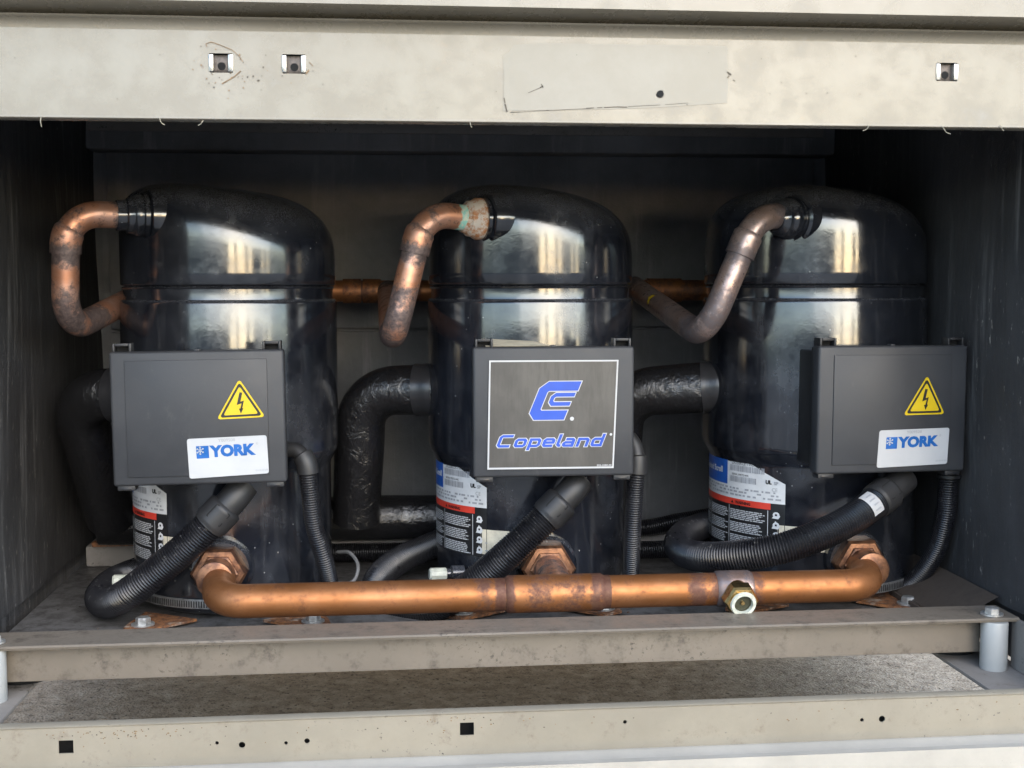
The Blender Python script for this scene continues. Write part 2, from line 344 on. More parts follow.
# ---- upper panel
zb = zat(122.5); zt = zat(36); zr = zat(23.5, PY-.0115)
clips = [(221, 63), (294, 64), (947, 72)]
cut = [('sq', at(x, y, PY).x, at(x, y, PY).z, .0095, .008) for x, y in clips] + [('rd', at(660, 94, PY).x, at(660, 94, PY).z, .0032)]
p = MB(); vs, fs = boolcut((X0, PY, zb), (X1, PY+.0015, zt), cut, 'cream_paint'); p.add(vs, fs, 'cream_paint')
p.prof_x([(PY+.03, zb+.0012), (PY+.0012, zb-.0006), (PY-.0006, zb+.0004), (PY-.0004, zb+.002)], X0, X1, 'cream_paint')
arc = [(PY, zt)] + [(PY-.011*(1-math.cos(k/8*1.45)), zt+(zr-zt)*math.sin(k/8*1.45)/math.sin(1.45)) for k in range(1, 9)]
p.prof_x(arc + [(PY-.0115, zr+.0012), (PY-.009, zr+.002), (PY+.006, zr+.003)], X0, X1, 'cream_paint')
# faded rectangle where an old sticker was, with its dirt line, lives on the panel
d = Decal(lambda x, y, h: at(x, y, PY) + Vector((0, -h, 0))); d.mb = p
gpts = [(503, 111), (504, 80), (503, 56), (509, 52), (514, 45), (540, 43), (600, 44), (680, 45), (727, 46), (728, 80), (727, 103), (682, 106), (660, 107.5)]
gpts += [(660-4.2*math.sin(6.2832*k/16), 94+4.2*math.cos(6.2832*k/16)) for k in range(17)] + [(660, 107.5), (620, 109)]
d.put((gpts, [list(range(len(gpts)))[::-1]]), 'ghost_paint', 0)
def scribble(d, pts, w, mat, layer): d.put(stroke(pts, w*.65), mat, layer)
for a, b, w in (((504, 98), (505, 103), 1.6), ((505, 104), (507, 112), 2.0), ((510, 112.4), (520, 112), .8), ((546, 110.5), (549, 110.3), .9), ((528, 93), (540, 88), .7), ((540, 88), (543, 86), 1.5), ((541, 84), (543, 88), 1.2), ((586, 108.4), (594, 108), 1.3), ((597, 108), (602, 107.5), 1.1), ((604, 107.6), (618, 106.9), 1.2), ((618, 107), (627, 107.3), 1.5), ((628, 106.6), (660, 105), .6), ((665, 104.8), (688, 103), .5), ((520, 112), (586, 108.6), .45), ((727, 72), (731, 75), 2.2), ((729, 76), (727, 78), 1.8), ((733, 80), (735, 81), .9)):
    scribble(d, [a, b], w, 'dirt_mark', 2)
for pts, w in (([(207, 47), (206, 44), (211, 42), (220, 45), (232, 50), (240, 57)], 1.0), ([(240, 57), (243, 62)], .9), ([(222, 84), (234, 77), (241, 71)], 1.6), ([(309, 62), (313, 66)], 1.0), ([(306, 74), (309, 70)], 2.2)):
    scribble(d, pts, w, 'rust_mark', 2)
rr = random.Random(3)
for k in range(70):
    cx, cy = rr.choice([(221, 66), (221, 66), (216, 35), (300, 72), (235, 80)]); x = cx+rr.gauss(0, 15); y = cy+rr.gauss(0, 13)
    if abs(x-221) < 11 and abs(y-63) < 9 or abs(x-294) < 11 and abs(y-64) < 9 or y > 118 or y < 46: continue
    d.put(disc2(x, y, rr.uniform(.3, .95), 7), rr.choice(['dirt_mark', 'rust_mark']), 1)
d.put(disc2(660, 94, 3.4, 18), 'gap_shade', 4)  # flat black disc paints the dark inside the round hole
for k in range(26): d.put(disc2(rr.uniform(10, 1015), rr.uniform(48, 116), rr.uniform(.25, .6), 6), 'dirt_mark', 1)
up_ = p.build('upper_panel', cab, angle=50)
for x, y in clips:
    c = at(x, y, PY); q = MB()
    q.box((c.x-.0102, PY-.0012, c.z-.0072), (c.x-.0062, PY+.006, c.z+.0072), 'steel_clip', .0008)
    q.box((c.x+.0058, PY-.0012, c.z-.0072), (c.x+.0102, PY+.006, c.z+.0072), 'steel_clip', .0008)
    n = 20; ring = [(c.x+.0034*math.cos(6.2832*k/n), c.z-.002+.0034*math.sin(6.2832*k/n)) for k in range(n)]
    sq = [(c.x+max(-1, min(1, 1.5*math.cos(6.2832*k/n)))*.0088, c.z+max(-1, min(1, 1.5*math.sin(6.2832*k/n)))*.0075) for k in range(n)]
    q.add([(a, PY+.005, b) for a, b in sq] + [(a, PY+.0042, b) for a, b in ring], [[k, (k+1) % n, n+(k+1) % n, n+k] for k in range(n)], 'clip_dull')
    q.lathe([(.0034, 0), (.0034, .008)], 'gap_shade', (c.x, PY+.0043, c.z-.002), (0, 1, 0), 20)
    q.box((c.x-.012, PY+.013, c.z-.011), (c.x+.012, PY+.014, c.z+.011), 'gap_shade')  # black sheet paints the dark behind the clip
    q.build('speed_clip', cab, up_)
for x, y in ((41, 119), (160, 120), (203, 122), (470, 124), (868, 127), (942, 128), (1000, 127)):
    fb = MB(); b = at(x, y-1.5, PY-.0015); L = rr.uniform(.003, .008); sx = rr.uniform(-.004, .004)
    fb.tube(spline([b, b+Vector((sx*.3, -.002, -L*.4)), b+Vector((sx, -.001, -L*.8)), b+Vector((sx*2.2, 0, -L))], .0015), .0004, 'fibre', 6); fb.build('insulation_shred', cab, up_)
# ---- roof: overhanging trim, slab
z9 = zat(7, PY-.026)
p = MB(); p.prof_x([(PY+.02, zr+.0035), (PY+.004, zr+.0036), (PY-.024, z9-.0005), (PY-.026, z9), (PY-.026, z9+.06), (PY+.02, z9+.075), (YB+.1, z9+.075), (YB+.1, z9+.03), (PY+.02, z9+.03), (PY+.02, zr+.0035)], X0-.03, X1+.03, 'cream_paint'); p.build('roof', cab, angle=30)
# ---- lower panel
zl = zat(711.2); zl2 = zat(753)
sqh = [(66, 747), (467, 729)]; rdh = [(217, 743, 1.8), (242, 745, 3.2), (286, 743, 1.8), (307, 741, 2.7), (625, 722, 2.0), (862, 720, 2.0), (882, 719, 3.4)]
cut = [('sq', at(x, y, PY).x, at(x, y, PY).z, .0062, .0058) for x, y in sqh] + [('rd', at(x, y, PY).x, at(x, y, PY).z, r*.00088) for x, y, r in rdh]
p = MB(); vs, fs = boolcut((X0, PY, zl2), (X1, PY+.0015, zl), cut, 'cream_dirty'); p.add(vs, fs, 'cream_dirty')
p.prof_x([(PY, zl2), (PY-.003, zl2+.0008), (PY-.006, zl2), (PY-.05, zl2-.010), (PY-.053, zl2-.013), (PY-.053, -.038), (PY-.045, -.038)], X0, X1, 'lip_lit_paint')
p.prof_x([(PY-.0005, zl-.001), (PY-.0012, zl+.0002), (PY+.0005, zl+.0012), (PY+.012, zl+.0006)], X0, X1, 'cream_dirty')
d = Decal(lambda x, y, h: at(x, y, PY) + Vector((0, -h, 0))); d.mb = p; rr = random.Random(8)
def ytop(x): return 730-.0361*x
for cx, n_, sx_, sy_ in ((90, 26, 40, 5), (150, 16, 25, 6), (290, 10, 50, 9), (450, 18, 30, 7), (560, 8, 40, 9), (800, 8, 40, 10), (960, 8, 30, 10), (135, 10, 4, 5)):
    for k in range(n_):
        x = cx+rr.gauss(0, sx_); y = ytop(x)+4+abs(rr.gauss(0, sy_))
        if y < ytop(x)+28 and not any(abs(x-h[0]) < 9 and abs(y-h[1]) < 9 for h in sqh): d.put(([(x+rr.uniform(.5, 1)*rr.choice([.5, .8, 1.6])*math.cos(6.28*q/7), y+rr.uniform(.4, .9)*math.sin(6.28*q/7)) for q in range(7)], [list(range(7))]), rr.choice(['dirt_mark', 'rust_mark', 'rust_mark']), 1+k*.02)
lp = p.build('lower_panel', cab, angle=50)
q = MB(); q.box((X0+.01, PY+.02, zl2-.02), (X1-.01, PY+.022, zl-.004), 'gap_shade'); q.build('hole_shade_strip', cab, lp)  # black sheet paints the dark behind the punched holes
# ---- lining: back, sides, ceiling
p = MB(); zg = zat(329, YB-.012)
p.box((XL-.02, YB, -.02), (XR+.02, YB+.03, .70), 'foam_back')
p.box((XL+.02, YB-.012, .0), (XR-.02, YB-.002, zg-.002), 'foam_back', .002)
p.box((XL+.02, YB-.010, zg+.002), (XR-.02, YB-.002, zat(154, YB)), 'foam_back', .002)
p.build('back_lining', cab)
p = MB(); p.box((XL-.0, YB-.05, zat(153, YB-.05)), (XR-.0, YB-.001, .66), 'foam_back', .006); p.box((XL+.004, YB-.054, zat(135, YB-.05)), (XR-.02, YB-.049, zat(124, YB-.05)), 'ledge_paint', .001); p.build('header_strip', cab)
def wavy(x, sgn, name):
    p = MB(); vs, fs = [], []; ny, nz = 40, 24; rr = random.Random(5 if sgn > 0 else 9)
    ph = [rr.uniform(0, 6) for _ in range(6)]
    for i in range(ny+1):
        for j in range(nz+1):
            y = PY+.012+(YB-PY-.012)*i/ny; z = (.03 if sgn < 0 else .012)+(.655-.02)*j/nz
            w = .004*math.sin(5*y+ph[0]+2*z)+.003*math.sin(11*z+ph[1]+4*y)+.0015*math.sin(23*y+ph[2]-9*z)
            vs.append((x+w, y, z))
    for i in range(ny):
        for j in range(nz): fs.append([i*(nz+1)+j, (i+1)*(nz+1)+j, (i+1)*(nz+1)+j+1, i*(nz+1)+j+1])
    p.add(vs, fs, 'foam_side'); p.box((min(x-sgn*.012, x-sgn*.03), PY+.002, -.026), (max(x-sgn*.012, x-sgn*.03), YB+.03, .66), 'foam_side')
    p.build(name, cab)
wavy(XL, 1, 'side_lining'); wavy(XR, -1, 'side_lining')
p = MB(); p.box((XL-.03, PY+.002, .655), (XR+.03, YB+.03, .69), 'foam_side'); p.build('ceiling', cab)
for a_, b_ in ((X0, XL-.031), (XR+.031, X1)): p = MB(); p.box((a_, PY+.002, -.026), (b_, YB+.04, .69), 'cream_paint'); p.build('outer_skin', cab)
for x_, y_ in ((XR+.04, PY+.02), (XR+.04, YB-.06), (XL-.048, PY+.02), (XL-.048, YB-.06)): p = MB(); p.box((x_, y_, -.17), (x_+.035, y_+.06, -.0265), 'ledge_paint', .002); p.build('support_leg', cab)
# ---- floor plate, back channel, side ledges, front rail
p = MB(); p.box((XL+.002, 1.243, -.006), (XR-.09, YB-.015, 0), 'plate_metal', .001); rr = random.Random(21)
for k in range(150):
    x, y, q = rr.uniform(XL+.03, XR-.12), 1.25+abs(rr.gauss(0, .16)), rr.uniform(.0006, .0022)
    if y < 1.7: p.add([(x+q*rr.uniform(.5, 1.2)*math.cos(1.047*i), y+q*rr.uniform(.5, 1.2)*math.sin(1.047*i), .0005+.0001*(k % 5)+(.0009 if i % 2 else 0)) for i in range(6)], [list(range(6))], rr.choice(['fibre', 'dirt_mark', 'ledge_paint', 'rust']))
p.build('base_plate', cab)
p = MB(); p.box((XL+.01, YB-.15, .0), (XR-.05, YB-.05, .028), 'ledge_paint', .003); p.box((at(100, 545, 1.66).x-.01, 1.655, .03), (at(140, 545, 1.66).x, 1.67, .036), 'rust', .001); p.build('back_channel', cab)
p = MB(); xl = onz(17, 703, -.022).x; xr = onz(961, 670, -.022).x
p.box((XL-.01, PY+.004, -.026), (xl, 1.5, -.022), 'ledge_paint', .0008); p.build('side_ledge', cab); p = MB(); p.box((xr, PY+.004, -.026), (XR-.001, 1.5, -.022), 'ledge_paint', .0008)
p.box((XR-.060, 1.245, -.021), (XR-.056, 1.75, .012), 'brown_paint', .001); p.add([(XR-.056, 1.245, .012), (XR-.056, 1.75, .012), (XR-.004, 1.75, .040), (XR-.004, 1.245, .040)], [[0, 1, 2, 3], [3, 2, 1, 0]], 'brown_paint')
p.box((XR-.012, PY+.004, -.0215), (XR-.008, 1.2, .03), 'ledge_paint')
p.build('side_ledge', cab)
RY = 1.19; zf = at(500, 632.5, RY).z; xre = at(1019, 617, RY).x
p = MB(); web = at(512, 666, RY+.025).z
p.prof_x([(RY+.05, zf-.002), (RY+.05, zf), (RY, zf), (RY-.002, zf-.0015), (RY-.0005, zf-.004), (RY+.023, zf-.003)], X0+.05, xre, 'rail_paint')
xwe = at(979, 640, RY+.025).x
p.box((X0+.05, RY+.023, web), (xwe, RY+.027, zf-.003), 'rail_paint', .001); p.box((X0+.05, RY+.0275, web), (xwe, RY+.045, web+.003), 'rail_paint')
rail = p.build('front_rail', cab)
for px in (-9, 993):
    c = at(px, 625, RY+.01); q = MB()
    q.lathe([(.0125, -.0225), (.0135, -.021), (.0135, zf-.0058), (.0128, zf-.0042)], 'spacer_plastic', (c.x, RY+.007, 0), seg=28)
    sp_ = q.build('spacer', cab, rail); q = MB()
    q.lathe([(.0115, 0), (.0115, .0016), (.0075, .0018)], 'zinc', (c.x, RY+.013, zf+.0004), seg=24); q.lathe([(.0078, .0018), (.0078, .0068), (.0066, .0078), (0, .008)], 'zinc', (c.x, RY+.013, zf), sides=6)
    q.build('bolt', cab, rail)
q = MB(); c = at(952, 655, 1.26); q.lathe([(.028, -.0215), (.031, -.014), (.028, -.0065)], 'rubber', (c.x, 1.27, 0), seg=24); q.build('rubber_pad', cab); q = MB(); q.lathe([(.028, -.0215), (.031, -.014), (.028, -.0065)], 'rubber', (at(20, 683, 1.25).x, 1.27, 0), seg=24); q.build('rubber_pad', cab)
# ================================================================== COMPRESSORS
CY = 1.49
COMP = [dict(x=at(230, 300, CY).x, y=CY, k=1.03, az=56, sp=41, xa=70, box=(112, 351, 284, 485), rot=0, brand='flake',
             label='leftmost compressor with a yellow triangle and white sticker on its box by the left lining'),
        dict(x=at(530, 300, CY).x, y=CY, k=1.02, az=43, sp=32, xa=71, box=(474, 347, 633, 477), rot=0, brand='plate',
             label='middle black compressor, its terminal box faced with a large blue emblem plate'),
        dict(x=at(812, 300, CY).x, y=CY-.005, k=1.11, az=36, sp=30, xa=62, box=(817, 346, 968, 473), rot=5, brand='flake',
             label='rightmost black compressor with a yellow triangle on its box by the right lining')]
def dome_z(rho, th, zs, zt, thf):
    d = (th-thf+math.pi) % (2*math.pi) - math.pi
    n = 2.5 + 4.2*math.exp(-(d/R(60))**2)
    z = zs + (zt-zs)*max(0.0, 1-rho**n)**(1/n)
    bx = rho*math.cos(th)-.62*math.cos(thf); by = rho*math.sin(th)-.62*math.sin(thf)
    return z + .007*math.exp(-(bx*bx+by*by)/.22)*(1-rho**8)
def build_comp(ci, C):
    k, cx, cy = C['k'], C['x'], C['y']; root = thing('compressor', (cx, cy, 0), C['label'], 'compressor', 'black compressors in a row')
    o = Vector((cx, cy, 0)); Rm, Rl, Ru = .1205*k, .1112*k, .1192*k
    m = MB()
    m.lathe([(.06, .004), (.094*k, .004), (.104*k, .010), (Rl-.002, .022), (Rl, .030), (Rl, .160), (Rl+.0012, .1655), (Rm-.0035, .174), (Rm-.0010, .1785), (Rm, .185), (Rm, .3505), (Rm-.0005, .3535), (Rm-.0022, .3552), (Rm-.0038, .3555), (Rm-.0042, .358), (Rm-.0042, .3672), (Rm-.0028, .3682), (Rm-.0022, .3692), (Rm-.0050, .3703), (Rm-.012, .372)], 'black_enamel', o, seg=96)
    m.build('shell', root, angle=40)
    thf = -math.pi/2 - R(C['az']); sa = -math.pi/2 - R(C['sp']); xa = -math.pi/2 - R(C['xa']); zs, zt = .398, .480
    m = MB(); vs, fs = [], []; n = 96; rows = [(Ru-.012, .3705), (Ru-.0015, .3712), (Ru, .3728), (Ru, .385), (Ru, zs)]
    for r, z in rows:
        for j in range(n): a = 2*math.pi*j/n; vs.append((cx+r*math.cos(a), cy+r*math.sin(a), z))
    nr = 40
    for i in range(1, nr+1):
        t_ = i/nr; rho = math.cos(t_*math.pi/2)**.55 if i < nr else 0.0
        for j in range(n):
            a = 2*math.pi*j/n; vs.append((cx+Ru*rho*math.cos(a), cy+Ru*rho*math.sin(a), dome_z(rho, a, zs, zt, thf)))
    for i in range(len(rows)+nr-1):
        for j in range(n): fs.append([i*n+j, i*n+(j+1) % n, (i+1)*n+(j+1) % n, (i+1)*n+j])
    m.add(vs, fs, 'black_enamel'); cap = m.build('dome_cap', root, angle=55)
    if ci < 2:                                             # cream sticker left on the crown
        m = MB(); a0 = -math.pi*.5 - (.5 if ci else 0.15); vs = []; fs = []
        c0 = Vector((-.062, -.022)) if ci == 0 else Vector((-.055, -.030))
        for i in range(6):
            for j in range(5):
                x = c0.x+.030*i/5; y = c0.y+.026*j/4; rho = math.hypot(x, y)/Ru; th = math.atan2(y, x)
                vs.append((cx+x, cy+y, dome_z(rho, th, zs, zt, thf)+.0016))
        for i in range(5):
            for j in range(4): fs.append([i*5+j, (i+1)*5+j, (i+1)*5+j+1, i*5+j+1])
        m.add(vs, fs, 'paper_cream'); m.build('crown_sticker', root, cap)
    # discharge boss
    dirv = Vector((math.cos(xa), math.sin(xa), 0)); zd = at(140, 216, 1.40).z if ci == 0 else .4445; C['dir'] = dirv; sp = Vector((math.cos(sa), math.sin(sa), 0))
    C['boss'] = o + sp*Ru*.93 - dirv*.008 + Vector((0, 0, zd)); b0 = C['boss'] - dirv*.020
    m = MB(); m.lathe([(.004, -.05), (.013, -.040), (.0205, -.027), (.0265, -.012), (.0298, .004), (.0305, .013), (.029, .021), (.0285, .027), (.026, .029), (.0235, .0295), (.0235, .034), (.0255, .0345)], 'black_enamel', b0, dirv, 40)
    cm = ['black_enamel', 'rusty_ring', 'black_enamel'][ci]
    m.lathe([(.0225, .034), (.0232, .036), (.0232, .041), (.0215, .044), (.0205, .0455), (.0195, .051), (.0165, .053), (.0150, .058)], cm, b0, dirv, 40)
    if ci == 0: m.lathe([(.0172, .048), (.0168, .062), (.0150, .063)], 'black_enamel', b0, dirv, 32)
    m.build('discharge_fitting', root, angle=40)
    # nameplate wrapped round the lower shell
    def wr(x, z, h): a = R(x); r = Rl+h; return Vector((cx+r*math.sin(a), cy-r*math.cos(a), z))
    def grid(x0, z0, x1, z1, nx=20): return [(x0+(x1-x0)*i/nx, z) for i in range(nx+1) for z in (z0, z1)], [[2*i, 2*i+2, 2*i+3, 2*i+1] for i in range(nx)]
    d = Decal(wr); rr = random.Random(11)
    top = .166
    d.put(grid(-108, .062, -32, .111), 'label_black', 0)
    nx = 24; vs, fs = [], []                       # white field with its corner cut off
    for i in range(nx+1):
        x = -108+76*i/nx; zt_ = top if x < -56 else top-(x+56)/24*.024; vs += [(x, .1185), (x, zt_)]
    d.put((vs, [[2*i, 2*i+2, 2*i+3, 2*i+1] for i in range(nx)]), 'plate_white', 0)
    d.put(grid(-108, .111, -40, .1185), 'label_red', 1); d.put(grid(-40, .111, -32, .1185, 4), 'label_black', 0)
    d.put(grid(-108, .134, -70, top, 10), 'label_blue', 1)
    def word(txt, x, z, size, mat, layer, bold=0.0):
        v, f = text2d(txt, size, bold); kx = math.degrees(1/Rl); d.put(([(x+a*kx, z+b) for a, b in v], f), mat, layer)
    word('Copeland Scroll', -104, .147, .0098, 'plate_white', 2, .0003)
    word('ZR250KCE-TWD-522', -66, .1595, .0048, 'ink_black', 2); word('SERIAL 09E72144K', -66, .1465, .0034, 'ink_black', 2)
    for (zz, h, xe) in ((.1515, .007, -44), (.1385, .007, -49)):
        x = -67.5
        while x < xe: w = rr.uniform(.25, .7); d.put(rect2(x, zz, x+w, zz+h), 'ink_grey', 2); x += w+rr.uniform(.2, .55)
    word('UL', -43, .141, .006, 'ink_black', 2, .0004); word('SP', -38.2, .1405, .005, 'ink_grey', 2, .0002); word('CE', -39.5, .1325, .006, 'ink_grey', 2)
    for zz in (.1298, .1262, .1222):
        x = -105
        while x < -36:
            w = rr.uniform(1.0, 3.4); 
            if rr.random() < .8: d.put(rect2(x, zz, x+w, zz+.0021), 'ink_grey', 2)
            x += w+rr.uniform(.6, 1.8)
    word('WARNING', -63, .1128, .0048, 'ink_black', 2, .0002); d.put(([(-66.5, .1128), (-64.4, .1128), (-65.45, .1166)], [[0, 1, 2]]), 'ink_black', 2)
    for c0, c1 in ((-106, -91), (-89, -69), (-67, -43)):
        zz = .1075; n_ = 0
        while zz > .0635:
            n_ += 1; x = c0; hd = n_ % 7 == 1; end = c0+(c1-c0)*(.55 if hd else rr.uniform(.82, 1))
            if not hd:
                while x < end: w = min(rr.uniform(1.2, 4), end-x); d.put(rect2(x, zz, x+w, zz+.00105), 'ink_light', 2); x += w+.45
            zz -= .00205 if not hd else .0028
    for x in (-90, -68, -41.5): d.put(rect2(x-.2, .063, x+.2, .110), 'ink_light', 2)
    for i, zz in enumerate((.1055, .0935, .082, .070)):   # white hazard pictograms
        x = -36.8
        d.put(disc2(x, zz, 1.0, 10) if 0 else ([(x+1.9*math.cos(a*.628), zz+.0036*math.sin(a*.628)) for a in range(10)], [list(range(10))]), 'plate_white', 2)
        d.put(([(x-2.4, zz-.004), (x+1.2, zz-.0045), (x+2.3, zz-.001), (x-.4, zz+(.005 if i % 2 else .001))], [[0, 1, 2, 3]]), 'plate_white', 2)
        d.put(rect2(x-.6, zz-.001, x+.5, zz+.0012), 'label_black', 3)
    d.mb.build('nameplate', root, smooth=False)
    d = Decal(wr); d.put(grid(-36, .0655, -10.5, .094, 8), 'paper_cream', 0)
    d.put(stroke([(-18, .088), (-16, .074), (-13, .088)], .0009), 'ink_grey', 1); d.put(rect2(-33, .069, -24, .0705), 'ink_grey', 1); d.put(rect2(-33, .078, -20, .0792), 'ink_grey', 1)
    d.mb.build('paper_tag', root, smooth=False)
    # crankcase heater strap with punched slots
    m = MB(); zs_ = .0205; rs = Rl+.0012
    m.lathe([(rs-.002, zs_-.005), (rs, zs_-.0052), (rs+.0008, zs_), (rs, zs_+.0052), (rs-.002, zs_+.005)], 'strap_steel', o, seg=96)
    for i in range(120):
        a0 = -3.0+i*.025; vs = []
        for a, zz in ((a0, -.0036), (a0+.012, -.0036), (a0+.012, .0036), (a0, .0036)): vs.append((cx+(rs+.0011)*math.cos(a), cy+(rs+.0011)*math.sin(a), zs_+zz))
        m.add(vs, [[0, 1, 2, 3]], 'ink_black')
    if ci == 2:
        e = o+Vector((.105*k, -.052, .021)); tp = [o+Vector((.085*k, -.081, .018)), e, e+Vector((.03, .008, .018))]
        m.tube(spline(tp, .004), .0022, 'strap_steel', 8)
    m.build('heater_strap', root, angle=40)
    # mounting feet
    feet = {0: [(143, 625), (313, 622)], 1: [(462, 613), (604, 609)], 2: [(742, 607), (908, 604)]}[ci]
    for j, (px, py) in enumerate(feet):
        c = onz(px, py, .006); m = MB(); inw = (o-c); inw.z = 0; inw.normalize(); sd_ = Vector((-inw.y, inw.x, 0))
        P_ = [c-inw*.017-sd_*.012, c-inw*.017+sd_*.012, c+sd_*.020, c+inw*.045+sd_*.036, c+inw*.045-sd_*.036, c-sd_*.020]
        P_ = [Vector((q.x, q.y, .003)) for q in P_]; top_ = [q+Vector((0, 0, .0028)) for q in P_]
        m.add(P_+top_, [[5, 4, 3, 2, 1, 0], list(range(6, 12))]+[[i, (i+1) % 6, 6+(i+1) % 6, 6+i] for i in range(6)], 'rust')
        ft = m.build('mounting_foot', root, angle=30); q = MB(); bm_ = 'zinc'
        q.lathe([(.0125, .0062), (.0125, .0078), (.008, .008)], 'zinc', (c.x, c.y, 0), seg=24); q.lathe([(.0082, .008), (.0082, .0135), (.007, .0148), (0, .0149)], 'zinc', (c.x, c.y, 0), (0.02, 0.03, 1), sides=6)
        q.build('bolt', root, ft)
    # equaliser stub nut and access port
    npx = [(222, 568), (546, 564), (853, 559)][ci]; nc = at(*npx, cy-Rl*.985); C['nut'] = nc
    off = nc.x-cx; ny = cy-math.sqrt(max(1e-6, Rl*Rl-off*off)); nc = Vector((nc.x, ny, nc.z)); C['nut'] = nc
    m = MB(); m.lathe([(.036, .012), (.034, -.006), (.031, -.010)], 'black_enamel', nc, (0, 1, 0), 36)
    m.lathe([(.026, -.008), (.0305, -.010), (.0305, -.024), (.0275, -.028), (.022, -.0285), (.0215, -.031), (.0195, -.032)], 'nut_copper', nc, (0, 1, 0), sides=6)
    m.build('hex_nut', root, angle=25)
    ppx = [(126, 581), (441, 574), (708, 569)][ci]; pc = at(*ppx, cy-.085); m = MB()
    ax = Vector((-1, -.15, .03)); m.lathe([(.0095, .0), (.0095, .014), (.006, .016), (.006, .021)], 'black_enamel', pc+Vector((.026, 0, 0)), ax, 20)
    m.lathe([(.0058, .020), (.0075, .021), (.0075, .038), (.006, .040), (0, .0402)], 'valve_cap', pc+Vector((.026, 0, 0)), ax, sides=10); m.build('service_port', root, angle=30)
    # terminal box ---------------------------------------------------------
    x0, y0, x1, y1 = C['box']; YF = 1.305
    A, B = at(x0, (y0+y1)/2, YF), at(x1, (y0+y1)/2, YF); Wd = (B.x-A.x)/(.985 if ci < 2 else .975); H = at((x0+x1)/2, y0, YF).z-at((x0+x1)/2, y1, YF).z
    cc = Vector(((A.x+B.x)/2, YF, (at(x0, y0, YF).z+at(x0, y1, YF).z)/2 if 0 else at((x0+x1)/2, (y0+y1)/2, YF).z))
    mt = Matrix.Translation(cc) @ Matrix.Rotation(R(C['rot']), 4, 'Z') @ Matrix.Rotation(R(-.6 if ci == 0 else (.3 if ci == 2 else 0)), 4, 'Y')
    m = MB()
    m.box((-Wd/2+.007, .020, -H/2+.006), (Wd/2-.007, .078 if ci != 2 else .072, H/2-.006), 'casing_plastic', .003, 2, mt)
    m.box((-Wd/2+.002, .017, -H/2+.002), (Wd/2-.002, .024, H/2-.002), 'casing_plastic', .001, 2, mt)
    m.box((-.035, .06, -.05), (.035, .10, .05), 'casing_plastic', .002, 2, mt)
    tb = m.build('terminal_box', root, angle=30)
    m = MB(); m.box((-Wd/2, 0, -H/2), (Wd/2, .018, H/2), 'box_plastic', .0032, 3, mt)
    def loc(px, py): return ((px-x0)/(x1-x0)-.5)*Wd, (.5-(py-y0)/(y1-y0))*H
    if C['brand'] == 'flake':
        a = loc(x0+15, y1-9); b = loc(x1-17, y0+9); m.box((a[0], -.0016, a[1]), (b[0], .002, b[1]), 'box_plastic', .0007, 2, mt)
        e = loc(x0+.50*(x1-x0), y0+.51*(y1-y0)); m.lathe([(.0022, 0), (.0024, -.0012), (.0014, -.0013)], 'box_plastic', mt @ Vector((e[0], -.0002, e[1])), mt.to_3x3() @ Vector((0, 1, 0)), 14)
    m.box((-.0025, .0035, H/2-.0005), (.0025, .012, H/2+.0014), 'box_plastic', .0004, 2, mt)
    m.build('lid', root, tb, angle=30)
    for sx in (-1, 1):                                      # moulded latches
        q = MB(); xc = sx*(Wd/2-.0125); hh = H/2
        q.box((xc-.0095, .004, hh-.002), (xc-.007, .020, hh+.0085), 'casing_plastic', .0006, 2, mt); q.box((xc+.007, .004, hh-.002), (xc+.0095, .020, hh+.0085), 'casing_plastic', .0006, 2, mt)
        q.box((xc-.0068, .004, hh+.0055), (xc+.0068, .009, hh+.0085), 'casing_plastic', .0006, 2, mt); q.box((xc-.0068, .014, hh-.001), (xc+.0068, .020, hh+.005), 'gap_shade', 0, 2, mt)
        q.build('latch', root, tb, angle=30)
        q = MB(); q.box((xc-.009, .003, -hh-.0050), (xc+.009, .019, -hh+.001), 'casing_plastic', .0008, 2, mt); q.box((xc-.005, .0022, -hh-.0042), (xc+.005, .004, -hh-.0015), 'hose_plastic', .0003, 2, mt); q.build('hinge', root, tb, angle=30)
    def fl(x, z, h): return mt @ Vector((x, -.0017-h, z))
    s_ = Wd/(x1-x0)                                        # metres per photo pixel on the lid
    if C['brand'] == 'flake':
        tri = [(239.5, 381), (217.5, 419), (263, 417.5)] if ci == 0 else [(925.5, 377), (903.5, 414.5), (943.5, 414)]
        T = [Vector((*loc(*q), 0)) for q in tri]; cen = (T[0]+T[1]+T[2])/3
        d = Decal(fl)
        def rtri(f, rc):
            out = []
            for i in range(3):
                p_ = cen+(T[i]-cen)*f; a_ = cen+(T[i-1]-cen)*f; b_ = cen+(T[(i+1) % 3]-cen)*f; da = (a_-p_).normalized(); db = (b_-p_).normalized()
                for q_ in (p_+da*rc, p_+(da+db)*rc*.32, p_+db*rc): out.append((q_.x, q_.y))
            return out, [list(range(9))]
        d.put(rtri(1.06, .0035), 'sticker_yellow', 0); d.put(rtri(.93, .003), 'ink_black', 1); d.put(rtri(.76, .002), 'sticker_yellow', 2)
        h_ = (T[0].y-T[1].y)/38; L_ = lambda pts: [(cen.x+a*h_, cen.y+b*h_) for a, b in pts]
        d.put((L_([(-.5, 13), (2.2, 12.5), (.2, 3.5), (3.6, 4.6), (1.6, -4), (-.2, -4), (1.2, 1.8), (-3.6, .2)]), [[0, 1, 2, 7], [2, 3, 6, 7], [3, 4, 5, 6]]), 'ink_black', 3)
        d.put((L_([(-1.6, -3.4), (3.0, -3.0), (.3, -8.5)]), [[0, 1, 2]]), 'ink_black', 3)
        d.mb.build('warning_triangle', root, tb, smooth=False)
